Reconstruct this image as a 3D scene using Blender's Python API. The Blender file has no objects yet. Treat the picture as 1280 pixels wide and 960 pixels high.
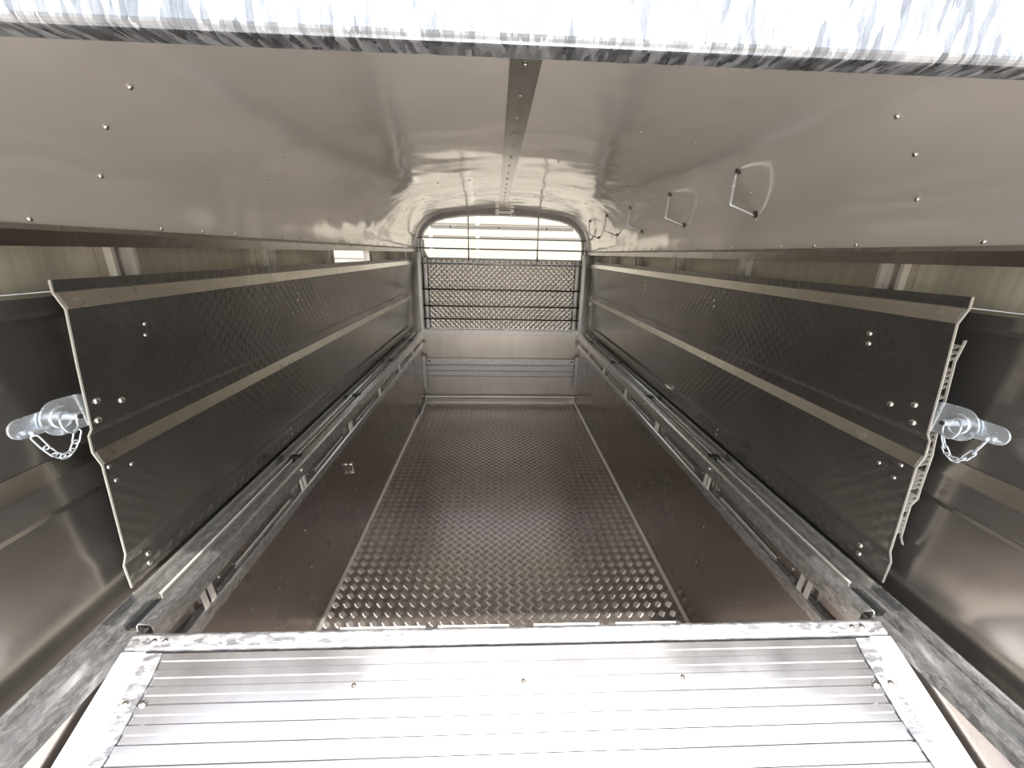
import bpy, bmesh, math, random
from mathutils import Vector, Matrix
random.seed(7)
SC = bpy.context.scene
COL = SC.collection
PI = math.pi

# ------------------------------------------------------------------ camera
FPX, PITCH, YAW, ROLL = 490.0, 0.322, 0.0455, 0.0214
cam_d = bpy.data.cameras.new('camera')
cam = bpy.data.objects.new('camera', cam_d)
COL.objects.link(cam)
cam_d.sensor_fit = 'HORIZONTAL'
cam_d.sensor_width = 36.0
cam_d.lens = FPX / 1280.0 * 36.0
cam_d.clip_start = 0.02
cam_d.clip_end = 400
fw = Vector((math.sin(YAW) * math.cos(PITCH), math.cos(YAW) * math.cos(PITCH), -math.sin(PITCH)))
rt0 = Vector((math.cos(YAW), -math.sin(YAW), 0))
up0 = rt0.cross(fw)
rt = rt0 * math.cos(ROLL) + up0 * math.sin(ROLL)
up = up0 * math.cos(ROLL) - rt0 * math.sin(ROLL)
m = Matrix((rt, up, -fw)).transposed().to_4x4()
m.translation = Vector((-0.0675, 0.0, 1.7333))
cam.matrix_world = m
SC.camera = cam

# ------------------------------------------------------------------ light
SC.view_settings.view_transform = 'Standard'
SC.view_settings.look = 'None'
SC.view_settings.gamma = 1.0
SC.view_settings.use_curve_mapping = False
SC.view_settings.exposure = 0.62
SC.cycles.max_bounces = 14
SC.cycles.glossy_bounces = 12
SC.cycles.diffuse_bounces = 6
SC.cycles.sample_clamp_indirect = 3.0
SC.cycles.caustics_reflective = True
SC.cycles.blur_glossy = 1.0

w = bpy.data.worlds.new('sky')
SC.world = w
w.use_nodes = True
nt = w.node_tree
nt.nodes.clear()
wo = nt.nodes.new('ShaderNodeOutputWorld')
bg = nt.nodes.new('ShaderNodeBackground')
sk = nt.nodes.new('ShaderNodeTexSky')
sk.sky_type = 'NISHITA'
sk.sun_disc = False
sk.sun_elevation = math.radians(56)
sk.sun_rotation = math.radians(170)
sk.air_density = 1.2
sk.dust_density = 3.0
hs = nt.nodes.new('ShaderNodeHueSaturation')
hs.inputs['Saturation'].default_value = 0.22
nt.links.new(sk.outputs[0], hs.inputs['Color'])
nt.links.new(hs.outputs[0], bg.inputs['Color'])
bg.inputs['Strength'].default_value = 0.29
nt.links.new(bg.outputs[0], wo.inputs[0])

sun_d = bpy.data.lights.new('sun', 'SUN')
sun_d.energy = 4.2
sun_d.angle = math.radians(0.7)
sun_d.color = (1.0, 0.95, 0.87)
sun = bpy.data.objects.new('sun', sun_d)
COL.objects.link(sun)
sun.location = (1, -4, 8)
sun.rotation_euler = Vector((-0.10, 0.598, -1.0)).to_track_quat('-Z', 'Y').to_euler()


# ------------------------------------------------------------------ materials
def N(t, kind, **kw):
    n = t.nodes.new(kind)
    for k, v in kw.items():
        setattr(n, k, v)
    return n


def mathn(t, op, a, b=None, c=None):
    n = t.nodes.new('ShaderNodeMath')
    n.operation = op
    for i, x in enumerate((a, b, c)):
        if x is None:
            continue
        if isinstance(x, (int, float)):
            n.inputs[i].default_value = x
        else:
            t.links.new(x, n.inputs[i])
    return n.outputs[0]


def new_mat(name, base=(.6, .6, .6), metal=1.0, rough=.3):
    mt = bpy.data.materials.new(name)
    mt.use_nodes = True
    t = mt.node_tree
    b = t.nodes['Principled BSDF']
    b.inputs['Base Color'].default_value = (*base, 1)
    b.inputs['Metallic'].default_value = metal
    b.inputs['Roughness'].default_value = rough
    return mt, t, b


def coords(t):
    tc = N(t, 'ShaderNodeTexCoord')
    return tc.outputs['Object']


def ramp(t, fac, stops):
    r = N(t, 'ShaderNodeValToRGB')
    el = r.color_ramp.elements
    while len(el) > 1:
        el.remove(el[-1])
    el[0].position, el[0].color = stops[0][0], (*stops[0][1], 1)
    for p, c in stops[1:]:
        e = el.new(p)
        e.color = (*c, 1)
    t.links.new(fac, r.inputs[0])
    return r.outputs[0]


def noise(t, co, scale, detail=4, rough=.55, stretch=None, dist=0.0):
    if stretch:
        mp = N(t, 'ShaderNodeMapping')
        mp.inputs['Scale'].default_value = stretch
        t.links.new(co, mp.inputs[0])
        co = mp.outputs[0]
    n = N(t, 'ShaderNodeTexNoise')
    n.inputs['Scale'].default_value = scale
    n.inputs['Detail'].default_value = detail
    n.inputs['Roughness'].default_value = rough
    n.inputs['Distortion'].default_value = dist
    t.links.new(co, n.inputs['Vector'])
    return n.outputs[0]


def tread(t, co, ax, ay, cell, bars=5, soft=False):
    """five-bar tread pattern height, 0..1, in the plane of axes ax, ay"""
    sp = N(t, 'ShaderNodeSeparateXYZ')
    t.links.new(co, sp.inputs[0])
    a, b = sp.outputs[ax], sp.outputs[ay]
    k = 0.70711 / cell
    u = mathn(t, 'MULTIPLY', mathn(t, 'ADD', a, b), k)
    v = mathn(t, 'MULTIPLY', mathn(t, 'SUBTRACT', b, a), k)
    iu, iv = mathn(t, 'FLOOR', u), mathn(t, 'FLOOR', v)
    fu, fv = mathn(t, 'FRACT', u), mathn(t, 'FRACT', v)
    par = mathn(t, 'FLOORED_MODULO', mathn(t, 'ADD', iu, iv), 2.0)
    # along / across
    al = mathn(t, 'ADD', mathn(t, 'MULTIPLY', fu, par), mathn(t, 'MULTIPLY', fv, mathn(t, 'SUBTRACT', 1.0, par)))
    ac = mathn(t, 'ADD', mathn(t, 'MULTIPLY', fv, par), mathn(t, 'MULTIPLY', fu, mathn(t, 'SUBTRACT', 1.0, par)))
    if soft:
        s1 = mathn(t, 'SINE', mathn(t, 'MULTIPLY', al, PI))
        s2 = mathn(t, 'SINE', mathn(t, 'MULTIPLY', ac, PI))
        return mathn(t, 'MULTIPLY', s1, mathn(t, 'MULTIPLY', s2, s2))
    s = mathn(t, 'COSINE', mathn(t, 'MULTIPLY', ac, 2 * PI * bars))
    h = mathn(t, 'MULTIPLY_ADD', s, -0.5, 0.5)
    env = mathn(t, 'SINE', mathn(t, 'MULTIPLY', al, PI))
    env = mathn(t, 'MINIMUM', mathn(t, 'MULTIPLY', mathn(t, 'SUBTRACT', env, 0.12), 2.2), 1.0)
    env = mathn(t, 'MAXIMUM', env, 0.0)
    return mathn(t, 'MULTIPLY', h, env)


def bump(t, b, h, dist, strength=1.0, prev=None):
    bp = N(t, 'ShaderNodeBump')
    bp.inputs['Strength'].default_value = strength
    bp.inputs['Distance'].default_value = dist
    t.links.new(h, bp.inputs['Height'])
    if prev is not None:
        t.links.new(prev, bp.inputs['Normal'])
    t.links.new(bp.outputs[0], b.inputs['Normal'])
    return bp.outputs[0]


def rough_var(t, b, fac, lo, hi):
    mr = N(t, 'ShaderNodeMapRange')
    mr.inputs['From Min'].default_value = 0.3
    mr.inputs['From Max'].default_value = 0.7
    mr.inputs['To Min'].default_value = lo
    mr.inputs['To Max'].default_value = hi
    t.links.new(fac, mr.inputs[0])
    t.links.new(mr.outputs[0], b.inputs['Roughness'])


def scratched(name, lo, hi, r0, r1, wob=0.0, scale=3.0, stretch=None, scr=True):
    mt, t, b = new_mat(name)
    co = coords(t)
    n = noise(t, co, scale, 5, .6, stretch)
    t.links.new(ramp(t, n, [(.3, lo), (.7, hi)]), b.inputs['Base Color'])
    rough_var(t, b, noise(t, co, scale * 2.3, 4, .6), r0, r1)
    prev = None
    if wob:
        prev = bump(t, b, noise(t, co, 2.2, 2, .5), wob, 1.0)
    if scr:
        prev = bump(t, b, noise(t, co, 60, 4, .7), 0.0004, 1.0, prev)
    return mt, t, b, prev


M = {}
M['ceiling'], _t, _b, _p = scratched('brushed_aluminium_ceiling', (.81, .765, .71), (.83, .785, .73), .11, .14, 0.017, 1.2, None, False)
_b.inputs['Metallic'].default_value = .46
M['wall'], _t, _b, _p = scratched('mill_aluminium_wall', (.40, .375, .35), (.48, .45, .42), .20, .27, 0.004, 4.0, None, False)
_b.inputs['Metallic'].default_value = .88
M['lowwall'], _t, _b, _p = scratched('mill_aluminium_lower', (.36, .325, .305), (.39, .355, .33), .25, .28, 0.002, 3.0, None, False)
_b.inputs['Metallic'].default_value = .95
M['trim'], _t, _b, _p = scratched('cant_rail_metal', (.30, .28, .26), (.36, .335, .31), .22, .3, 0, 3.0, None, False)
M['frontlow'], _t, _b, _p = scratched('front_sheet', (.66, .62, .56), (.74, .70, .64), .28, .34, 0.002, 3.0, (6, 1, .6), False)
_b.inputs['Metallic'].default_value = .85
M['flap'], _t, _b, _p = scratched('vent_flap_metal', (.66, .62, .50), (.84, .79, .64), .42, .52, 0, 6.0, (1, 9, .6))
_b.inputs['Metallic'].default_value = .55

# galvanised steel
def galv(name, lo, mid, hi, r0, r1, sc=55, stretch=(1, 1, 1), metal=1.0, bd=.0008):
    mt, t, b = new_mat(name)
    co = coords(t)
    mp = N(t, 'ShaderNodeMapping')
    mp.inputs['Scale'].default_value = stretch
    t.links.new(co, mp.inputs[0])
    wn = noise(t, mp.outputs[0], sc * .6, 3, .6)
    mx = N(t, 'ShaderNodeVectorMath', operation='MULTIPLY_ADD')
    t.links.new(wn, mx.inputs[0])
    mx.inputs[1].default_value = (.03, .03, .03)
    t.links.new(mp.outputs[0], mx.inputs[2])
    vo = N(t, 'ShaderNodeTexVoronoi')
    vo.inputs['Scale'].default_value = sc
    t.links.new(mx.outputs[0], vo.inputs['Vector'])
    n = noise(t, mp.outputs[0], sc * .9, 5, .7)
    f = mathn(t, 'ADD', mathn(t, 'MULTIPLY', N_sep(t, vo.outputs['Color']), .45), mathn(t, 'MULTIPLY', n, .6))
    t.links.new(ramp(t, f, [(.2, lo), (.5, mid), (.8, hi)]), b.inputs['Base Color'])
    rough_var(t, b, f, r0, r1)
    b.inputs['Metallic'].default_value = metal
    bump(t, b, n, bd)
    return mt


def N_sep(t, col):
    s = N(t, 'ShaderNodeSeparateColor')
    t.links.new(col, s.inputs[0])
    return s.outputs[0]


M['galv'] = galv('galvanised_steel', (.58, .58, .57), (.68, .68, .67), (.80, .80, .79), .28, .42, 80, (1, 1, 1), .85)
M['galv_beam'] = galv('galvanised_header', (.17, .18, .20), (.36, .375, .40), (.60, .61, .63), .25, .5, 52, (3.6, 1, .7), .9)
M['rail_galv'] = galv('galvanised_rail', (.46, .46, .46), (.58, .58, .58), (.74, .74, .74), .14, .26, 130, (1, .5, 1), .88, .00025)
M['ramp_edge'] = galv('galvanised_ramp_edge', (.26, .26, .29), (.46, .46, .48), (.64, .64, .65), .3, .45, 95, (.5, 1.4, 1.4), .85)
M['ramp_side'] = galv('ramp_side_frame', (.74, .74, .75), (.79, .79, .80), (.84, .84, .84), .42, .5, 80, (1.4, .6, 1), .6)

M['zinc'], _t, _b, _p = scratched('bright_zinc', (.74, .80, .86), (.86, .91, .95), .18, .3, 0, 30, None, False)
_b.inputs['Metallic'].default_value = .68
M['edge'], _t, _b = new_mat('sawn_aluminium_edge', (.86, .83, .77), .55, .45)
M['dark'], _t, _b = new_mat('black_plastic_and_shade', (.012, .013, .015), 0, .35)  # plugs and bolts, also the painted shade in the rail slots
M['rod'], _t, _b = new_mat('dull_steel_rod', (.16, .14, .125), .8, .45)
M['rivet'], _t, _b = new_mat('rivet_metal', (.86, .84, .80), 1, .2)
M['ridge'], _t, _b, _p = scratched('ridge_strip_metal', (.36, .34, .32), (.40, .38, .355), .14, .2, .004, 2, None, False)
M['white'], _t, _b = new_mat('white_paint', (.85, .85, .84), 0, .4)
M['bead'], _t, _b = new_mat('pale_edge_trim', (.72, .69, .63), .7, .4)

# floor treadplate
M['floor'], t, b, p0 = scratched('tread_plate_floor', (.46, .415, .39), (.51, .465, .435), .22, .26, .002, 3.0, None, False)
b.inputs['Metallic'].default_value = .85
# embossed back of side decks
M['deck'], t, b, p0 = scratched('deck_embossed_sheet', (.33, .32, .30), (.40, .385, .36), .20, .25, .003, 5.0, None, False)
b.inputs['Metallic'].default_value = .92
p1 = bump(t, b, tread(t, coords(t), 1, 2, .030, soft=True), .0006, 1.0, p0)
M['litband'], t, b, p0 = scratched('deck_band_lit', (.66, .63, .56), (.76, .73, .66), .26, .36, 0, 12.0)  # paler than the deck sheet: ceiling and sky reflection put into the colour
M['front_tread'], t, b, p0 = scratched('tread_plate_front', (.72, .69, .64), (.80, .77, .72), .16, .22, .004, 3.0, None, False)
b.inputs['Metallic'].default_value = .8
bump(t, b, tread(t, coords(t), 0, 2, .040, soft=True), .0060, 1.0, p0)

# ramp ribbed planks
M['ramp'], t, b = new_mat('ramp_aluminium', (.8, .8, .8), .93, .4)
co = coords(t)
n = noise(t, co, 3.0, 4, .6, (1, .5, 1))
t.links.new(ramp(t, n, [(.3, (.50, .49, .51)), (.7, (.64, .64, .655))]), b.inputs['Base Color'])
rough_var(t, b, noise(t, co, 9, 4, .6), .17, .25)

# outside
M['ground'], t, b = new_mat('concrete_yard', (.42, .40, .36), 0, .85)
co = coords(t)
n = noise(t, co, 1.4, 8, .65)
t.links.new(ramp(t, n, [(.3, (.34, .31, .275)), (.7, (.46, .43, .385))]), b.inputs['Base Color'])
M['clad'], t, b = new_mat('cream_cladding', (.35, .33, .285), 0, .5)
co = coords(t)
sp = N(t, 'ShaderNodeSeparateXYZ')
t.links.new(co, sp.inputs[0])
fz = mathn(t, 'FRACT', mathn(t, 'MULTIPLY', sp.outputs[2], 4.5))
bump(t, b, mathn(t, 'MINIMUM', mathn(t, 'MULTIPLY', fz, 8.0), 1.0), .02)


# ------------------------------------------------------------------ helpers
class MB:
    """collects shapes into one mesh"""
    def __init__(s):
        s.v, s.f = [], []

    def add(s, vs, fs):
        o = len(s.v)
        s.v += [tuple(x) for x in vs]
        s.f += [tuple(i + o for i in f) for f in fs]
        return s

    def box(s, x0, x1, y0, y1, z0, z1):
        x0, x1 = sorted((x0, x1)); y0, y1 = sorted((y0, y1)); z0, z1 = sorted((z0, z1))
        vs = [(x, y, z) for z in (z0, z1) for y in (y0, y1) for x in (x0, x1)]
        return s.add(vs, [(0, 2, 3, 1), (4, 5, 7, 6), (0, 1, 5, 4), (2, 6, 7, 3), (0, 4, 6, 2), (1, 3, 7, 5)])

    def tube(s, pts, r, seg=8, closed=False):
        pts = [Vector(p) for p in pts]
        n = len(pts)
        rings = []
        ref = None
        for i, p in enumerate(pts):
            if closed:
                d = (pts[(i + 1) % n] - pts[i - 1]).normalized()
            else:
                d = (pts[min(i + 1, n - 1)] - pts[max(i - 1, 0)]).normalized()
            if ref is None:
                ref = Vector((0, 0, 1)) if abs(d.z) < .9 else Vector((1, 0, 0))
            a = (ref - d * ref.dot(d))
            if a.length < 1e-4:
                a = Vector((1, 0, 0)) - d * d.x
            a.normalize()
            ref = a
            b_ = d.cross(a)
            rings.append([p + a * r * math.cos(2 * PI * k / seg) + b_ * r * math.sin(2 * PI * k / seg) for k in range(seg)])
        vs = [q for rg in rings for q in rg]
        fs = []
        m_ = n if closed else n - 1
        for i in range(m_):
            j = (i + 1) % n
            for k in range(seg):
                l = (k + 1) % seg
                fs.append((i * seg + k, j * seg + k, j * seg + l, i * seg + l))
        if not closed:
            fs.append(tuple(range(seg)))
            fs.append(tuple((n - 1) * seg + k for k in range(seg))[::-1])
        return s.add(vs, fs)

    def strip_y(s, prof, y0, y1, th, nrm=1, ny=1):
        """open x,z polyline with thickness, extruded along y"""
        n = len(prof)
        off = []
        for i in range(n):
            a = Vector(prof[max(i - 1, 0)]); b_ = Vector(prof[min(i + 1, n - 1)])
            d = (b_ - a).normalized()
            off.append((prof[i][0] - d.y * th * nrm, prof[i][1] + d.x * th * nrm))
        loop = list(prof) + off[::-1]
        return s.prism_y(loop, y0, y1, ny)

    def prism_y(s, loop, y0, y1, ny=1):
        k = len(loop)
        vs, fs = [], []
        for j in range(ny + 1):
            y = y0 + (y1 - y0) * j / ny
            vs += [(x, y, z) for x, z in loop]
        for j in range(ny):
            for i in range(k):
                l = (i + 1) % k
                fs.append((j * k + i, j * k + l, (j + 1) * k + l, (j + 1) * k + i))
        o = len(s.v)
        s.add(vs, fs)
        # caps as quads between the two sides of the strip
        h = k // 2
        for base in (0, ny * k):
            if k % 2 == 0:
                for i in range(h - 1):
                    s.f.append(tuple(o + base + q for q in (i, i + 1, k - 2 - i, k - 1 - i)))
        return s

    def cyl(s, c, ax, r, h, seg=20, r2=None):
        c = Vector(c); ax = Vector(ax).normalized()
        a = Vector((0, 0, 1)) if abs(ax.z) < .9 else Vector((1, 0, 0))
        a = (a - ax * a.dot(ax)).normalized(); b_ = ax.cross(a)
        r2 = r if r2 is None else r2
        vs = [c + (a * math.cos(2 * PI * k / seg) + b_ * math.sin(2 * PI * k / seg)) * r for k in range(seg)]
        vs += [c + ax * h + (a * math.cos(2 * PI * k / seg) + b_ * math.sin(2 * PI * k / seg)) * r2 for k in range(seg)]
        fs = [(k, (k + 1) % seg, seg + (k + 1) % seg, seg + k) for k in range(seg)]
        fs += [tuple(range(seg))[::-1], tuple(range(seg, 2 * seg))]
        return s.add(vs, fs)

    def torus(s, c, ax, R, r, seg=20, sub=8, stretch=None):
        c = Vector(c); ax = Vector(ax).normalized()
        a = Vector((0, 0, 1)) if abs(ax.z) < .9 else Vector((1, 0, 0))
        a = (a - ax * a.dot(ax)).normalized(); b_ = ax.cross(a)
        pts = [c + a * R * math.cos(2 * PI * k / seg) + b_ * R * math.sin(2 * PI * k / seg) for k in range(seg)]
        return s.tube(pts, r, sub, True)

    def build(s, name, mat, parent=None, bev=0.0, smooth=False, bseg=2):
        me = bpy.data.meshes.new(name)
        org = Vector((0, 0, 0))
        me.from_pydata(s.v, [], s.f)
        bm = bmesh.new(); bm.from_mesh(me)
        bmesh.ops.recalc_face_normals(bm, faces=bm.faces)
        bm.to_mesh(me); bm.free()
        me.materials.append(mat)
        o = bpy.data.objects.new(name, me)
        COL.objects.link(o)
        if parent is not None:
            o.parent = parent
            o.matrix_parent_inverse = Matrix.Translation(parent.location).inverted() if parent.type == 'EMPTY' or parent.location.length else Matrix()
        if smooth:
            for p in me.polygons:
                p.use_smooth = True
        if bev:
            bv = o.modifiers.new('bevel', 'BEVEL')
            bv.width = bev; bv.segments = bseg; bv.limit_method = 'ANGLE'
            bv.angle_limit = math.radians(35)
        return o


def tag(o, label=None, cat=None, group=None, kind=None):
    for k, v in (('label', label), ('category', cat), ('group', group), ('kind', kind)):
        if v:
            o[k] = v
    return o


def thing(name, loc, label, cat, group=None):
    o = bpy.data.objects.new(name, None)
    o.empty_display_size = .05
    COL.objects.link(o)
    o.location = loc
    return tag(o, label, cat, group)


def struct(o):
    o['kind'] = 'structure'
    return o


_dome = None
def rivet(parent, p, nrm, r=.007, name='rivet', mat='rivet'):
    """domed rivet head lying on a surface"""
    key = 'dome_' + mat
    me = bpy.data.meshes.get(key)
    if me is None:
        mb = MB()
        vs, fs = [], []
        seg = 10
        prof = [(1.0, 0.0), (.93, .22), (.7, .45), (.35, .58)]
        for rr, z in prof:
            vs += [(rr * math.cos(2 * PI * k / seg), rr * math.sin(2 * PI * k / seg), z) for k in range(seg)]
        for j in range(len(prof) - 1):
            for k in range(seg):
                l = (k + 1) % seg
                fs.append((j * seg + k, j * seg + l, (j + 1) * seg + l, (j + 1) * seg + k))
        fs.append(tuple((len(prof) - 1) * seg + k for k in range(seg)))
        fs.append(tuple(range(seg))[::-1])
        me = bpy.data.meshes.new(key)
        me.from_pydata(vs, [], fs)
        for q in me.polygons:
            q.use_smooth = True
        me.materials.append(M[mat])
    o = bpy.data.objects.new(name, me)
    COL.objects.link(o)
    if parent is not None:
        o.parent = parent
        o.matrix_parent_inverse = Matrix.Translation(parent.location).inverted()
    q = Vector(nrm).to_track_quat('Z', 'Y')
    o.rotation_euler = q.to_euler()
    o.location = Vector(p)
    o.scale = (r, r, r)
    return o


# ------------------------------------------------------------------ ceiling profile
PROF = [(0, 2.170), (.12, 2.166), (.23, 2.159), (.43, 2.138), (.56, 2.122), (.64, 2.108), (.70, 2.088), (.75, 2.062),
        (.79, 2.032), (.825, 1.999), (.86, 1.958), (.882, 1.915), (.896, 1.868), (.904, 1.815), (.910, 1.73)]


def zc(x):
    x = abs(x)
    for (a, b_), (c, d) in zip(PROF, PROF[1:]):
        if a <= x <= c:
            return b_ + (d - b_) * (x - a) / (c - a)
    return 1.73


def nc(x):
    """inward normal of the ceiling at x"""
    e = .012
    x0, x1 = min(abs(x) + e, .909), max(abs(x) - e, 0)
    d = Vector((x0 - x1, zc(x0) - zc(x1))).normalized()
    n = Vector((d.y, -d.x))
    if n.y > 0:
        n = -n
    return Vector((n.x * (1 if x > 0 else -1), 0, n.y)).normalized() if abs(x) > .01 else Vector((0, 0, -1))


YR, YF = 0.42, 4.52      # rear and front of the body
full = [(-a, b_) for a, b_ in PROF[::-1]] + PROF[1:]
mb = MB(); mb.strip_y(full, YR, YF, .004, 1, 24)
ceiling = struct(mb.build('ceiling', M['ceiling'], smooth=True))
es = ceiling.modifiers.new('split', 'EDGE_SPLIT'); es.split_angle = math.radians(40)

# ridge strip
mb = MB(); mb.strip_y([(-.038, 2.164), (0, 2.167), (.038, 2.164)], YR, 4.40, .002, 1, 20)
ridge = mb.build('ridge_strip', M['ridge'], ceiling)
tag(ridge, 'darker narrow strip along the ridge')
y = .75
while y < 4.35:
    rivet(ridge, (0, y, 2.1655), (0, 0, -1), .0065)
    y += .195
# rivets across the ceiling
for j, y in enumerate([.95, 1.54, 2.13, 2.72, 3.31]):
    for x in (.232, .43, .625, .792, .858, .895):
        for s in (-1, 1):
            rivet(ceiling, (s * x, y, zc(x) - .001), nc(s * x), .0068 if y < 1.2 else .0055)
k = 0
y = .798
while y < 4.0:
    if k % 4 != 1:
        for s in (-1, 1):
            rivet(ceiling, (s * .9075, y, 1.775), (-s, 0, -.05), .0062)
    k += 1
    y += .147

# cant rails under the ceiling edge
for s, nm in ((-1, 'trim_1'), (1, 'trim_2')):
    mb = MB()
    loop = [(s * .897, 1.728), (s * .897, 1.756), (s * .905, 1.766), (s * 1.05, 1.790), (s * 1.05, 1.728)]
    mb.prism_y(loop, YR, 4.5, 1)
    mb.f.append((0, 1, 2, 3, 4)); mb.f.append((5, 6, 7, 8, 9))
    struct(mb.build(nm, M['trim']))

# ------------------------------------------------------------------ floor
mb = MB(); mb.box(-1.03, 1.03, .36, 4.5, -.03, 0)
# five-bar tread: alternate groups of five short ridges
cell = .040
q_ = .70711
for iu in range(-60, 140):
    for iv in range(-60, 140):
        u, v = (iu + .5) * cell, (iv + .5) * cell
        cx, cyy = (u - v) * q_, (u + v) * q_
        if abs(cx) > .882 or cyy < .62 or cyy > 4.43:
            continue
        if (iu + iv) % 2:
            dl_, da = Vector((q_, q_, 0)), Vector((-q_, q_, 0))
        else:
            dl_, da = Vector((-q_, q_, 0)), Vector((q_, q_, 0))
        for b5 in range(5):
            c = Vector((cx, cyy, 0)) + da * ((b5 - 2) * .0074)
            hl = .0165 - .0012 * abs(b5 - 2)
            wd_ = .0023
            vs = [c - dl_ * hl, c - dl_ * (hl - .004) - da * wd_, c + dl_ * (hl - .004) - da * wd_, c + dl_ * hl, c + dl_ * (hl - .004) + da * wd_, c - dl_ * (hl - .004) + da * wd_]
            vs += [c - dl_ * (hl - .005) + Vector((0, 0, .0022)), c + dl_ * (hl - .005) + Vector((0, 0, .0022))]
            mb.add(vs, [(0, 1, 6), (1, 2, 7, 6), (2, 3, 7), (3, 4, 7), (4, 5, 6, 7), (5, 0, 6)])
struct(mb.build('floor', M['floor'], smooth=False))
for s, nm in ((-1, 'baseboard_left'), (1, 'baseboard_right')):
    mb = MB()
    mb.add([(s * .9125, YR, .012), (s * .9125, YR, .0), (s * .894, YR, .0), (s * .9125, 4.47, .012), (s * .9125, 4.47, .0), (s * .894, 4.47, .0)],
           [(0, 1, 2), (3, 5, 4), (0, 3, 4, 1), (1, 4, 5, 2), (2, 5, 3, 0)])
    struct(mb.build(nm, M['bead']))

# ------------------------------------------------------------------ side walls
for s, side in ((-1, 'left'), (1, 'right')):
    # lower sheet + upper sheet with pressed bands, one wall
    p = [(.912, -.03), (.912, .842), (.985, .846), (1.03, .850), (1.03, 1.165), (1.022, 1.178), (1.022, 1.245), (1.035, 1.285), (1.035, 1.600)]
    p = [(s * a, b_) for a, b_ in p]
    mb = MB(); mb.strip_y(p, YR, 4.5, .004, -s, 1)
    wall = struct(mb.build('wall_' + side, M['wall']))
    for nm, za, zb_, xa, xb in (('upper_band', 1.286, 1.247, 1.035, 1.022), ('lower_band', 1.180, 1.166, 1.022, 1.030)):
        mb = MB(); mb.strip_y([(s * (xa - .0024), za), (s * (xb - .0024), zb_)], YR, 4.49, .0008, s, 1)
        mb.build(nm, M['litband'], wall)  # strip paler than the wall, reflected light painted into its colour
    # ledge capping the wall under the vent gap
    mb = MB()
    mb.prism_y([(s * 1.0, 1.600), (s * 1.0, 1.628), (s * 1.05, 1.634), (s * 1.05, 1.585), (s * 1.032, 1.585)], YR, 4.48, 1)
    mb.f.append((0, 1, 2, 3, 4)); mb.f.append((5, 6, 7, 8, 9))
    ledge = mb.build('ledge', M['wall'], wall)
    # lower sheet skin
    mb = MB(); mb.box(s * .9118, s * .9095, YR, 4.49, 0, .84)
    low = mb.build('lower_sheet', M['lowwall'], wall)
    for y, zs in ((1.487, (.54, .335)), (2.08, (.36, .285, .20)), (2.68, (.52, .32)), (3.28, (.36, .28))):
        for z in zs:
            rivet(low, (s * .9095, y, z), (-s, 0, 0), .0055)
    if s > 0:
        rivet(low, (s * .9095, 2.09, .517), (-s, 0, 0), .0055)

# ------------------------------------------------------------------ vent posts and flaps above the walls
posts = {-1: [1.07, 1.74, 2.37, 3.10, 3.74], 1: [1.06, 1.72, 2.38, 3.07, 3.70, 4.28]}
order = ['nearest the rear header', 'second from the rear header', 'third from the rear header', 'fourth from the rear header',
         'fifth from the rear header', 'closest to the front window']
for s, side in ((-1, 'left'), (1, 'right')):
    ys = posts[s]
    for i, y in enumerate(ys):
        t_ = thing('vent_post', (s * 1.02, y, 1.634), f'galvanised upright post in the {side} vent gap, {order[i]}', 'post', f'posts in the {side} vent gap')
        wd = .030
        mb = MB(); mb.box(s * 1.012, s * 1.040, y - wd, y + wd, 1.634, 1.728)
        mb.build('web', M['wall'], t_)
        for e in (-1, 1):
            mb = MB(); mb.box(s * .995, s * 1.014, y + e * wd - .005, y + e * wd + .005, 1.634, 1.728)
            mb.build('flange', M['edge'], t_)
    cuts = [YR] + ys + [4.49]
    for i in range(len(cuts) - 1):
        y0, y1 = cuts[i] + .03, cuts[i + 1] - .03
        if s < 0 and i == 3:
            y0 = 2.975
        if y1 - y0 < .04:
            continue
        if s < 0 and i == 3:
            continue       # this bay stands open to the daylight
        wh = ['beside the rear header', 'between the first and second posts', 'between the second and third posts', 'between the third and fourth posts',
              'between the fourth and fifth posts', 'past the fifth post', 'at the front window'][i]
        if s > 0 and i == 3:
            wh = 'between the third and fourth posts'
        mb = MB(); mb.box(s * 1.041, s * 1.044, y0 - .03, y1 + .03, 1.634, 1.728)
        f = mb.build('vent_flap', M['flap'])
        tag(f, f'brushed metal vent flap in the {side} gap {wh}', 'vent flap', f'flaps along the {side} vent gap')

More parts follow.
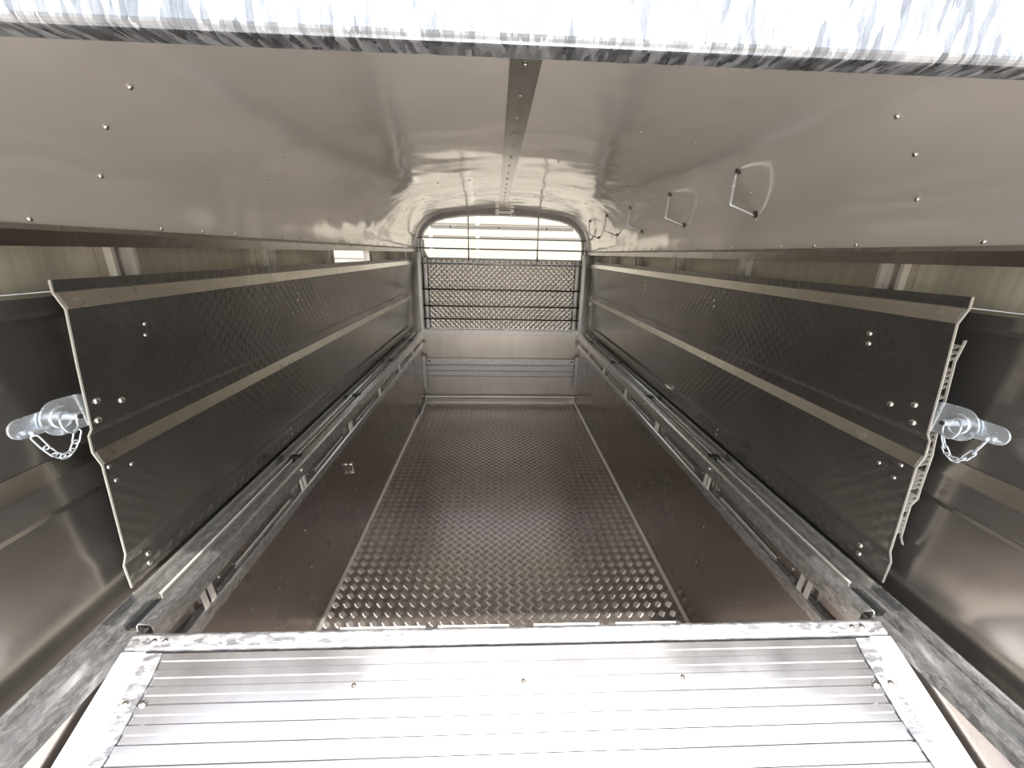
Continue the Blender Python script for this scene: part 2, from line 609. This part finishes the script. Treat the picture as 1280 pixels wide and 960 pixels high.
# ------------------------------------------------------------------ side rails that carry the decks
JO = [.826, 1.553, 2.342, 3.190, 3.985]
TB = [.915, 1.505, 2.09, 2.68, 3.29, 3.87]
for s, side in ((-1, 'left'), (1, 'right')):
    t_ = thing('side_rail', (s * .93, 2.4, .80), f'galvanised deck rail running along the {side} wall at mid height', 'rail', None)
    mb = MB()
    p = [(.975, .900), (.975, .866), (.962, .862), (.958, .840), (.926, .840), (.922, .868), (.915, .876), (.890, .872), (.884, .864), (.884, .812), (.900, .806)]
    mb.strip_y([(s * a, b_) for a, b_ in p], .74, 4.42, .003, s, 1)
    mb.build('channel', M['rail_galv'], t_)
    mb = MB()
    p = [(.975, .900), (.975, .872), (.952, .872), (.945, .855), (.918, .855), (.910, .840), (.910, .80)]
    mb.strip_y([(s * a, b_) for a, b_ in p], YR, .74, .003, s, 1)
    mb.build('channel_end', M['rail_galv'], t_)
    mb = MB(); mb.tube([(s * .985, YR, .885), (s * .985, 4.42, .885)], .005, 6)
    mb.build('edge_strip', M['edge'], t_)
    ends = JO + [4.40]
    for i in range(len(JO)):
        y0, y1 = ends[i] + .10 * (i == 0) + .012, ends[i + 1] - .012
        if i == 0:
            y0 = .838
        mb = MB(); mb.box(s * .9575, s * .9265, y0, y1, .8402, .8440)
        mb.build('slot_shade', M['dark'], t_)  # black strip paints the shade inside the open slot
        mb = MB(); mb.tube([(s * .942, y0, .866), (s * .942, y1, .866)], .0042, 8)
        mb.box(s * .9405, s * .9435, y0, y1, .8435, .864)
        mb.build('insert', M['edge'], t_)
    for i, y in enumerate(JO):
        mb = MB(); mb.box(s * .956, s * .908, y - .016, y + .016, .841, .8785)
        if i == 0:
            mb = MB(); mb.box(s * .956, s * .928, y - .07, y + .010, .841, .852)
        mb.build('joint_plug', M['dark'], t_, .002)
        if i:
            rivet(t_, (s * .8825, y - .06, .845), (-s, 0, 0), .009, 'bolt', 'rivet')
    # lower angle
    mb = MB()
    p = [(.9085, .752), (.892, .748), (.886, .742), (.886, .708), (.9085, .704)]
    mb.strip_y([(s * a, b_) for a, b_ in p], .775, 4.40, .003, s, 1)
    mb.build('lower_angle', M['rail_galv'], t_)
    # bright highlight of the slots, shaped as pale round wire between brackets
    for i in range(len(TB)):
        ya = TB[i] + .05
        yb = (TB[i + 1] if i + 1 < len(TB) else 4.40) - .05
        mid = ya + .09
        mb = MB(); mb.tube([(s * .9045, mid, .757), (s * .9045, yb - .05, .757)], .0032, 6)
        mb.build('slot_highlight', M['edge'], t_)
        for q in (ya + .02, yb - .02):
            rivet(t_, (s * .908, q, .775), (-s, 0, 0), .005, 'bolt', 'rivet')
    for y in TB:
        for e in (-.014, .014):
            mb = MB()
            mb.add([(s * .892, y + e - .007, .814), (s * .892, y + e + .007, .814), (s * .887, y + e + .007, .748), (s * .887, y + e - .007, .748),
                    (s * .898, y + e - .007, .814), (s * .898, y + e + .007, .814), (s * .893, y + e + .007, .748), (s * .893, y + e - .007, .748)],
                   [(0, 1, 2, 3), (4, 7, 6, 5), (0, 4, 5, 1), (3, 2, 6, 7), (0, 3, 7, 4), (1, 5, 6, 2)])
            mb.build('bracket_tab', M['edge'], t_)

# ------------------------------------------------------------------ folded decks leaning on the side walls
DK = [(.938, 1.665), (.940, 1.642), (.926, 1.608), (.941, 1.49), (.957, 1.345), (.968, 1.328), (.972, 1.288), (.961, 1.255), (.980, 1.004), (.994, .969), (.994, .900)]


def xdk(z):
    for (a, b_), (c, d) in zip(DK, DK[1:]):
        if d <= z <= b_:
            return a + (c - a) * (b_ - z) / (b_ - d)
    return DK[-1][0]


for s, side in ((-1, 'left'), (1, 'right')):
    Y0 = .827 if s < 0 else .806
    Y1 = 4.27
    t_ = thing('folded_deck', (s * .985, 2.5, .90),
               f'long dark embossed aluminium deck folded up against the {side} wall', 'deck panel', None)
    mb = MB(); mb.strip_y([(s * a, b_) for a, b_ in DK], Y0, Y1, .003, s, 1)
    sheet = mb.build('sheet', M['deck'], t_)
    # pressed bands, covered by paler strips with reflected light in their colour
    for nm, z1, z0, mt in (('top_band', 1.640, 1.609, 'litband'), ('middle_band', 1.287, 1.256, 'litband'),
                           ('upper_crease', 1.344, 1.329, 'deck'), ('lower_band', 1.003, .970, 'deck')):
        mb = MB()
        e = .0015
        mb.strip_y([(s * (xdk(z1) - e), z1), (s * (xdk(z0) - e), z0)], Y0 + .003, Y1, .0012, s, 1)
        if mt == 'litband':
            mb.build(nm, M[mt], t_)
    # sawn rear edge, a thin bright line following the profile
    mb = MB()
    mb.strip_y([(s * (a - .0005), b_) for a, b_ in DK], Y0 - .0035, Y0, .0030, s, 1)
    mb.build('sawn_edge', M['edge'], t_)
    # second skin and its webs
    YS = Y0 if s > 0 else Y0 + .16
    SK = [(.963, 1.572), (.957, 1.524), (.971, 1.423), (.984, 1.331), (.992, 1.288), (.997, 1.191), (1.000, 1.165), (.988, 1.146), (.997, 1.048), (1.010, 1.024)]
    mb = MB(); mb.strip_y([(s * (a + .001), b_) for a, b_ in SK], YS + .004, Y1, .002, s, 1)
    mb.build('back_skin', M['deck'], t_)
    mb = MB(); mb.strip_y([(s * a, b_) for a, b_ in SK], YS - .001, YS + .004, .0024, s, 1)
    mb.build('back_skin_edge', M['edge'], t_)
    mb = MB()
    z = 1.565
    k = 0
    while z > 1.05:
        xa = xdk(z) + .004
        xb = None
        zz = z + .008
        for (a, b_), (c, d) in zip(SK, SK[1:]):
            if d <= zz <= b_:
                xb = a + (c - a) * (b_ - zz) / (b_ - d)
        if xb and xb - xa > .004 and not (1.352 < z < 1.43):
            mb.strip_y([(s * xa, z), (s * xb, zz)], YS - .001, YS + .30, .0008, s, 1)
        k += 1
        z -= .0135 if k % 4 else .026
    w_ = mb.build('web', M['edge'], t_)
    # bolts
    Bl = [(.905, 1.384), (.848, 1.404), (.842, 1.360), (1.000, 1.549), (.998, 1.522), (.890, .950), (.886, .924), (.838, 1.244), (.826 + .02, 1.203), (.892, 1.220),
          (1.79, 1.546), (1.79, 1.520), (2.66, 1.546), (2.66, 1.520), (1.665, .955), (1.665, .930), (2.5, .955), (2.5, .93)]
    for y, z in Bl:
        r = .0082 if y < .95 and z > 1.3 or z < .96 and y < 1 else .0055
        if s > 0 and z > 1.5:
            r = .0075
        rivet(t_, (s * (xdk(z) - .0002), y, z), (-s, 0, .05), r, 'bolt', 'rivet')

# ------------------------------------------------------------------ drop latches with chain, at the rear edge of each deck
for s, side in ((-1, 'left'), (1, 'right')):
    X = s * .962
    t_ = thing('deck_latch', (X, .80 if s < 0 else .779, 1.38), f'bright zinc latch with pin and chain at the rear edge of the {side} deck', 'latch', None)
    # round ended plate, lies along the wall
    def plate(pts, x0, x1, nm, mt='zinc', bev=.001):
        mb = MB(); k = len(pts)
        mb.add([(x0, a, b_) for a, b_ in pts] + [(x1, a, b_) for a, b_ in pts],
               [tuple(range(k)), tuple(range(k, 2 * k))[::-1]] + [(i, (i + 1) % k, k + (i + 1) % k, k + i) for i in range(k)])
        return mb.build(nm, M[mt], t_, bev)
    dl = 0 if s < 0 else -.021
    cy, cz, R = .778 + dl, 1.395, .038
    arc = [(cy - R * math.sin(a), cz + R * math.cos(a)) for a in [PI * i / 14 for i in range(15)]]
    plate([(.840 + dl, 1.423), (.82 + dl, 1.430)] + arc + [(.840 + dl, 1.356)], X, X - s * .004, 'mounting_plate')
    # tongue towards the rear
    tc, tz = .712 + dl, 1.398
    arc2 = [(tc - .020 * math.sin(a), tz + .020 * math.cos(a)) for a in [PI * i / 10 for i in range(11)]]
    plate([(.76 + dl, 1.418)] + arc2 + [(.76 + dl, 1.374)], X + s * .006, X + s * .002, 'tongue')
    mb = MB(); mb.cyl((X - s * .004, cy, cz), (-s, 0, 0), .024, .004, 24, .022); mb.build('washer', M['zinc'], t_, .001)
    mb = MB(); mb.cyl((X + s * .008, cy + .004, cz), (-s, 0, 0), .0075, .045, 16); mb.build('pin', M['zinc'], t_, .0015)
    mb = MB(); mb.cyl((X - s * .0371, cy + .004, cz), (-s, 0, 0), .0055, .0012, 12); mb.build('pin_tip', M['rod'], t_)
    mb = MB(); mb.torus((X - s * .020, cy - .004, cz - .010), (-s, .35, .2), .022, .0022, 28, 6); mb.build('spring_ring', M['zinc'], t_, smooth=True)
    mb = MB(); mb.cyl((X - s * .006, tc + .006, tz - .012), (0, 1, 0), .005, .03, 12); mb.build('chain_lug', M['zinc'], t_)
    # the chain hangs in a curve between lug and ring
    A = Vector((X - s * .012, tc + .004, tz - .018)); B = Vector((X - s * .020, cy + .006, cz - .034))
    nl = 7
    def cp(u):
        q = A.lerp(B, u)
        q.z -= .050 * 4 * u * (1 - u) * (1 - .15 * (u - .5))
        return q
    for i in range(nl):
        u0, u1 = i / nl, (i + 1) / nl
        a, b_ = cp(u0), cp(u1)
        d = (b_ - a)
        L = d.length * .5 + .0035
        d.normalize()
        side_v = Vector((1, 0, 0)) if i % 2 else Vector((.75, .5, .3))
        n_ = d.cross(side_v).normalized() if i % 2 == 0 else d.cross(d.cross(Vector((1, 0, 0)))).normalized()
        sv = n_.cross(d).normalized()
        c = (a + b_) / 2
        pts = []
        R2 = .0055
        for k in range(9):
            an = -PI / 2 + PI * k / 8
            pts.append(c + d * ((L - R2) + R2 * math.cos(an)) + sv * R2 * math.sin(an))
        for k in range(9):
            an = PI / 2 + PI * k / 8
            pts.append(c + d * (-(L - R2) + R2 * math.cos(an)) + sv * R2 * math.sin(an))
        mb = MB(); mb.tube(pts, .0017, 6, True)
        mb.build('chain_link', M['zinc'], t_, smooth=True)

# ------------------------------------------------------------------ front wall, arch frame and window
mb = MB(); mb.box(-1.03, 1.03, 4.50, 4.53, -.03, .90)
mb.box(-1.05, -.900, 4.497, 4.525, .90, 1.745); mb.box(.900, 1.05, 4.497, 4.525, .90, 1.745)
wf = struct(mb.build('wall_front', M['frontlow']))
OP = [(0, 2.106), (.25, 2.101), (.43, 2.090), (.60, 2.064), (.70, 2.035), (.77, 1.992), (.82, 1.94), (.85, 1.88), (.864, 1.80), (.866, 1.65)]
OPf = [(-a, b_) for a, b_ in OP[::-1]] + OP[1:]
def outer(p):
    x, z = p
    # matching point on the ceiling curve
    c = Vector((0, 1.65)); d = (Vector(p) - c)
    if d.y < .01:
        return (.96 * (1 if x > 0 else -1), 1.65)
    for t1 in [1 + .002 * k for k in range(300)]:
        q = c + d * t1
        if abs(q.x) >= .909 and q.y < 1.74:
            return (q.x, q.y)
        if q.y >= zc(min(abs(q.x), .909)) and q.y > 1.74:
            return (q.x, q.y)
        if abs(q.x) > .909:
            return (q.x, q.y)
    return (q.x, q.y)
mb = MB()
Yo = (4.42, 4.46, 4.52)
inn, out = OPf, [outer(p) for p in OPf]
k = len(inn)
vs = [(x * 1.0, Yo[1], z) for x, z in inn] + [(x, Yo[0], z) for x, z in out] + [(x, Yo[2], z) for x, z in inn] + [(x, Yo[2], z) for x, z in out]
fs = []
for i in range(k - 1):
    fs += [(i, i + 1, k + i + 1, k + i), (i, 2 * k + i, 2 * k + i + 1, i + 1), (2 * k + i, 3 * k + i, 3 * k + i + 1, 2 * k + i + 1), (k + i, k + i + 1, 3 * k + i + 1, 3 * k + i)]
mb.add(vs, fs)
win = struct(mb.build('window_1', M['galv'], smooth=True))
es = win.modifiers.new('split', 'EDGE_SPLIT'); es.split_angle = math.radians(35)
mb = MB(); mb.tube([(x, 4.455, z) for x, z in inn], .008, 8)
mb.build('rim', M['galv'], win, smooth=True)
for x in (-.66, -.45, -.25, .25, .45, .66, .84, -.84):
    zz = [z for (a, z) in [(abs(x), 0)]]
    zz = 2.14 - .35 * max(0, abs(x) - .35) ** 2
    zo = zc(abs(x))
    # rivets sit on the frame face
    ii = min(range(k), key=lambda q: abs(inn[q][0] - x) + (0 if inn[q][1] > 1.7 else 1))
    c = (Vector((inn[ii][0], Yo[1], inn[ii][1])) + Vector((out[ii][0], Yo[0], out[ii][1]))) / 2
    rivet(win, c, (0, -1, -.3), .005)
mb = MB(); mb.box(-.76, .76, 4.470, 4.476, 1.965, 2.003)
strap = mb.build('strap', M['galv'], win)
for x in (-.55, -.04, .47):
    mb = MB(); mb.cyl((x, 4.4705, 1.985), (0, -1, 0), .009, .003, 12); mb.build('bolt', M['dark'], strap)
# white stay bracket in the left corner of the window
mb = MB()
mb.add([(-.862, 4.49, 1.66), (-.79, 4.49, 1.66), (-.835, 4.49, 1.74), (-.835, 4.49, 1.85), (-.862, 4.49, 1.86),
        (-.862, 4.50, 1.66), (-.79, 4.50, 1.66), (-.835, 4.50, 1.74), (-.835, 4.50, 1.85), (-.862, 4.50, 1.86)],
       [(0, 1, 2, 3, 4), (9, 8, 7, 6, 5), (0, 5, 6, 1), (1, 6, 7, 2), (2, 7, 8, 3), (3, 8, 9, 4), (4, 9, 5, 0)])
st = mb.build('stay_bracket', M['white'])
tag(st, 'small white angled bracket in the lower left corner of the arched window', 'bracket')
rivet(st, (-.838, 4.49, 1.685), (0, -1, 0), .008, 'bolt', 'dark')
# slotted plate over the window
t_ = thing('slotted_plate', (.03, 4.43, 2.12), 'small pale slotted metal plate at the peak of the window arch', 'plate')
mb = MB(); mb.box(-.075, .115, 4.413, 4.419, 2.100, 2.163); mb.build('plate', M['bead'], t_)
for z, a, b_ in ((2.152, -.04, .08), (2.112, -.04, .08)):
    mb = MB(); mb.box(a, b_, 4.411, 4.4145, z - .006, z + .006); mb.build('slot', M['rod'], t_)
for x in (-.02, .01, .04):
    rivet(t_, (x, 4.413, 2.133), (0, -1, 0), .005)
rivet(t_, (.10, 4.413, 2.118), (0, -1, 0), .009, 'bolt', 'dark')

# tread plate upper front panel
t_ = thing('front_panel', (0, 4.49, .90), 'bright tread plate panel behind the rods under the arched window', 'panel')
mb = MB(); mb.box(-.80, .80, 4.482, 4.490, .905, 1.665); mb.build('tread_sheet', M['front_tread'], t_)
for s in (-1, 1):
    mb = MB()
    pts = [(s * .80, 4.488), (s * .815, 4.468), (s * .85, 4.468), (s * .91, 4.490)]
    vs = [(x, y, z) for z in (.905, 1.665) for x, y in pts]
    mb.add(vs, [(0, 1, 5, 4), (1, 2, 6, 5), (2, 3, 7, 6), (3, 0, 4, 7), (0, 3, 2, 1), (4, 5, 6, 7)])
    mb.build('side_fold', M['galv'], t_)
mb = MB(); mb.tube([(-.9, 4.478, 1.668), (.9, 4.478, 1.668)], .008, 8); mb.build('top_roll', M['galv'], t_)

# cross bar below it
t_ = thing('cross_bar', (0, 4.46, .845), 'galvanised cross bar on the front wall just below the tread plate panel', 'bar')
mb = MB(); mb.strip_y([(0, 0), (0, 0)], 0, 0, 0) if False else None
mb = MB(); mb.box(-.905, .905, 4.43, 4.50, .895, .903); mb.box(-.905, .905, 4.43, 4.436, .845, .895)
mb.build('angle', M['galv'], t_, .002)
for x in (-.84, -.76, .76, .84):
    mb = MB(); mb.box(x - .02, x + .02, 4.424, 4.431, .858, .882); mb.build('tab', M['edge'], t_, .001)
for x in (-.45, 0, .45):
    rivet(t_, (x, 4.46, .903), (0, 0, 1), .006)

# ribbed board between two slotted channels
t_ = thing('ribbed_board', (0, 4.47, .31), 'horizontal ribbed aluminium board low across the front wall', 'board')
prof = [(4.47, .310), (4.452, .312), (4.452, .335), (4.472, .342), (4.472, .358), (4.452, .366), (4.452, .40), (4.474, .407), (4.474, .428), (4.452, .436), (4.452, .47),
        (4.472, .478), (4.472, .490), (4.452, .497), (4.452, .553), (4.47, .556)]
mb = MB()
k = len(prof)
vs = [(x, y, z) for x in (-.862, .862) for y, z in prof]
fs = [(i, i + 1, k + i + 1, k + i) for i in range(k - 1)]
vs += [(x, 4.480, z) for x in (-.862, .862) for z in (.310, .556)]
fs += [(0, k, 2 * k + 2, 2 * k), (k - 1, 2 * k + 1, 2 * k + 3, 2 * k - 1), (2 * k, 2 * k + 2, 2 * k + 3, 2 * k + 1)]
mb.add(vs, fs); mb.build('board', M['galv'], t_)
for x in (-.835, .835):
    mb = MB(); mb.cyl((x, 4.4525, .525), (0, -1, 0), .011, .003, 12); mb.build('bolt', M['dark'], t_)
for s, side in ((-1, 'left'), (1, 'right')):
    mb = MB()
    x0, x1 = s * .866, s * .908
    mb.box(x0, x1, 4.400, 4.405, .205, .595); mb.box(x0, s * .869, 4.405, 4.445, .205, .595); mb.box(s * .905, x1, 4.405, 4.498, .205, .595)
    o = mb.build('channel_bracket', M['galv'], None, .001)
    tag(o, f'upright metal channel holding the {side} end of the ribbed board', 'bracket', 'channels at the ends of the ribbed board')

# rounded kick strip at the foot of the front wall
mb = MB()
mb.tube([(-.905, 4.475, .075), (.905, 4.475, .075)], .020, 12)
mb.box(-.905, .905, 4.465, 4.4995, 0, .07)
o = mb.build('trim_3', M['bead'], smooth=False); struct(o)
# sealing bead in the left front floor corner
mb = MB(); mb.tube([(-.893, 4.43, .07), (-.888, 4.40, .035), (-.884, 4.06, .016)], .013, 8)
o = mb.build('sealing_bead', M['white'], smooth=True)
tag(o, 'short pale sealing bead in the left front corner of the floor', 'bead')

# ------------------------------------------------------------------ front gate of horizontal rods
t_ = thing('rod_gate', (0, 4.35, .91), 'gate of thin horizontal rods in front of the window and tread plate', 'gate')
for s in (-1, 1):
    mb = MB(); mb.box(s * .856, s * .892, 4.33, 4.372, .905, 1.725); mb.build('post', M['galv'], t_, .003)
for z, r, mt in ((1.870, .006, 'rod'), (1.768, .006, 'rod'), (1.619, .009, 'galv'), (1.350, .0085, 'rod'), (1.174, .0085, 'rod'), (1.033, .0085, 'rod')):
    xe = .862 if z < 1.75 else (.895 if z < 1.8 else .885)
    mb = MB(); mb.tube([(-xe, 4.35, z), (xe, 4.35, z)], r, 8); mb.build('rod', M[mt], t_, smooth=True)
for s in (-1, 1):
    mb = MB(); mb.tube([(s * .874, 4.35, 1.72), (s * .874, 4.35, 1.875)], .006, 8); mb.build('stub', M['galv'], t_)

for x, side in ((-.356, 'left'), (.371, 'right')):
    t_ = thing('drop_rod', (x, 4.37, 1.65), f'slender vertical rod hanging from the ceiling, {side} of the two', 'rod', 'rods hanging before the window')
    mb = MB(); mb.tube([(x, 4.372, 1.665), (x, 4.372, zc(x) - .001)], .007, 8); mb.build('rod', M['galv'], t_, smooth=True)
    mb = MB(); mb.torus((x, 4.364, 1.632), (0, 1, 0), .014, .005, 14, 6); mb.build('eye', M['galv'], t_, smooth=True)
    mb = MB(); mb.box(x - .008, x + .008, 4.355, 4.378, 1.645, 1.700); mb.build('clip', M['rod'], t_, .002)

# ------------------------------------------------------------------ bent wire hooks on the right ceiling shoulder
whr = ['nearest the rear header', 'second from the rear header', 'middle of the five', 'second from the front window', 'nearest the front window']
for i, (y, dy) in enumerate(((1.535, 0), (2.113, 0), (2.718, 0), (3.28, .0), (3.86, 0))):
    p0 = Vector((.795, y, zc(.795))); p2 = Vector((.890, y, zc(.890)))
    t_ = thing('tether_hook', tuple(p0), f'bent wire tether hook on the right ceiling shoulder, {whr[i]}', 'hook', 'wire hooks along the right ceiling')
    n_ = nc(.85)
    corner = Vector((.786 if y < 3.5 else .797, y, 1.917))
    a0 = p0 + nc(.795) * .012; a2 = p2 + nc(.888) * .012
    pts = [p0 + Vector((0, .004, 0)), a0]
    pts += [a0.lerp(corner, .92), corner, corner.lerp(a2, .08), a2, p2 + Vector((0, .004, 0))]
    mb = MB(); mb.tube(pts, .0048, 8); mb.build('wire', M['zinc'], t_, smooth=True)
    for p, nn in ((p0, nc(.795)), (p2, nc(.888))):
        mb = MB(); mb.cyl(p, nn, .012, .004, 12); mb.cyl(p + nn * .004, nn, .0075, .008, 6); mb.build('mounting_nut', M['rod'], t_, .0008)

# ------------------------------------------------------------------ little locks
t_ = thing('turn_catch', (-.909, 2.04, .50), 'tiny chrome catch on the left lower wall above the floor', 'catch')
mb = MB(); mb.box(-.9095, -.903, 2.025, 2.055, .495, .56); mb.build('base_plate', M['lowwall'], t_, .001)
mb = MB(); mb.cyl((-.903, 2.04, .555), (1, 0, 0), .012, .014, 14); mb.build('knob', M['rivet'], t_, .001)
mb = MB(); mb.tube([(-.893, 2.04, .545), (-.889, 2.04, .505)], .005, 8); mb.build('lever', M['rivet'], t_)
mb = MB(); mb.box(-.903, -.886, 2.028, 2.052, .497, .505); mb.build('foot', M['rivet'], t_, .001)

xr = xdk(.985)
t_ = thing('slide_catch', (xr, 2.2, .975), 'tiny bright catch low on the right folded deck', 'catch')
mb = MB(); mb.box(xr - .001, xr - .008, 2.17, 2.25, .975, .992); mb.build('base_plate', M['edge'], t_, .001)
mb = MB(); mb.tube([(xr - .010, 2.16, .984), (xr - .012, 2.25, .984)], .005, 8); mb.build('bolt', M['rivet'], t_)
mb = MB(); mb.cyl((xr - .010, 2.19, .986), (-1, 0, .5), .006, .016, 10); mb.build('knob', M['rivet'], t_)

# plain white cap disc beside the right post
mb = MB(); mb.cyl((.945, 4.20, 1.235), (-1, -.6, 0), .022, .006, 20)
o = mb.build('end_cap', M['white'], None, .001)
tag(o, 'small pale round cap at the front end of the right deck band', 'cap')

# ------------------------------------------------------------------ header beam over the camera
t_ = thing('header_beam', (0, .42, 1.89), 'sunlit galvanised header beam across the rear opening', 'beam')
mb = MB(); mb.box(-1.08, 1.08, .374, .405, 1.889, 2.22)
mb.build('box_section', M['galv_beam'], t_, .006, bseg=4)
mb = MB(); mb.box(-1.08, 1.08, .405, .455, 2.10, 2.22)
mb.build('roof_flange', M['galv_beam'], t_)

# ------------------------------------------------------------------ loading ramp, raised to deck height
SL = math.radians(23)
RY, RZ = .700, .874
def rp(x, d, h):
    """point on the ramp: x across, d down the slope, h above its face"""
    return (x, RY - d * math.cos(SL) - h * math.sin(SL) * 1.0, RZ - d * math.sin(SL) + h * math.cos(SL))
def rbox(mb, x0, x1, d0, d1, h0, h1):
    vs = [rp(x, d, h) for h in (h0, h1) for d in (d0, d1) for x in (x0, x1)]
    mb.add(vs, [(0, 2, 3, 1), (4, 5, 7, 6), (0, 1, 5, 4), (2, 6, 7, 3), (0, 4, 6, 2), (1, 3, 7, 5)])
LEN = 1.75
t_ = thing('loading_ramp', (0, -.2, .45), 'bright ribbed aluminium loading ramp tilted up to deck height', 'ramp')
# planks, each with shallow ribs: one ribbed face
mb = MB()
prof = []
d = .028
pitch = .0305
while d < LEN - .04:
    # two flutes then an interlock groove, like extruded planks
    prof += [(d, -.002), (d + .0135, -.002), (d + .0160, -.0036), (d + .0285, -.0036), (d + .0305, -.002)]
    d += pitch
    if int(round((d - .028) / pitch)) % 3 == 0:
        prof += [(d, -.002), (d + .0005, -.006), (d + .0015, -.006), (d + .002, -.002)]
        d += .002
k = len(prof)
vs = [rp(x, a, h) for x in (-.838, .838) for a, h in prof]
fs = [(i, i + 1, k + i + 1, k + i) for i in range(k - 1)]
vs += [rp(x, a, -.03) for x in (-.838, .838) for a in (prof[0][0], prof[-1][0])]
fs += [(2 * k, 2 * k + 1, 2 * k + 3, 2 * k + 2), (0, k, 2 * k + 2, 2 * k), (k - 1, 2 * k + 1, 2 * k + 3, 2 * k - 1)]
mb.add(vs, fs)
mb.build('ribbed_deck', M['ramp'], t_)
# top edge beam
mb = MB(); rbox(mb, -.900, .900, -.012, .024, -.03, .006)
mb.build('top_edge', M['ramp_edge'], t_, .007, bseg=4)
for s in (-1, 1):
    mb = MB(); rbox(mb, s * .846, s * .900, .0245, LEN, -.035, .006)
    mb.build('side_frame', M['ramp_side'], t_, .004)
    # wavy edged sealing strip
    mb = MB()
    n_ = 46
    vs, fs = [], []
    for i in range(n_ + 1):
        d = .028 + (LEN - .03) * i / n_
        wv = .010 if (i // 5) % 2 else 0.0
        wv = .5 * wv + .5 * (.010 if ((i - 1) // 5) % 2 else 0.0)
        for x, h in ((s * .846, .0020), (s * (.806 + wv), .0020), (s * (.806 + wv), -.001), (s * .846, -.001)):
            vs.append(rp(x, d, h))
    for i in range(n_):
        for q in range(4):
            r_ = (q + 1) % 4
            fs.append((4 * i + q, 4 * i + r_, 4 * i + 4 + r_, 4 * i + 4 + q))
    mb.add(vs, fs)
    mb.build('seal_strip', M['ramp_edge'], t_)
    nrm = Vector((0, -math.sin(SL), math.cos(SL)))
    for d in (.118, .60, 1.1):
        for x in (.797, .830):
            rivet(t_, rp(s * x, d, .0018 if x > .81 else -.002), nrm, .008)
    for x in (.815, .840):
        rivet(t_, rp(s * x, .006, .0058), nrm, .007)
for x in (-.37, 0, .36):
    rivet(t_, rp(x, .095, -.004), Vector((0, -math.sin(SL), math.cos(SL))), .006, 'rivet', 'rod')
# short pale bars behind the top edge
for x0, x1 in ((-.43, -.23), (-.20, -.03), (.03, .19), (.23, .38)):
    mb = MB(); rbox(mb, x0, x1, -.016, -.0125, -.012, .0035)
    mb.build('pale_edge_bar', M['edge'], t_)

# ------------------------------------------------------------------ outside the trailer
mb = MB(); mb.box(-30, 30, -30, 30, -.60, -.50)
g = struct(mb.build('ground', M['ground']))
mb = MB(); mb.box(-9, 9, 8.0, 8.3, -.5, 3.1)
t_ = thing('building', (0, 8.1, -.5), 'cream clad building seen through the arched front window', 'building')
mb.build('cladding', M['clad'], t_)
for x in (-1.30, -.42):
    mb = MB(); mb.box(x - .035, x + .035, 7.97, 7.999, -.5, 3.1); mb.build('joint_cover', M['bead'], t_)
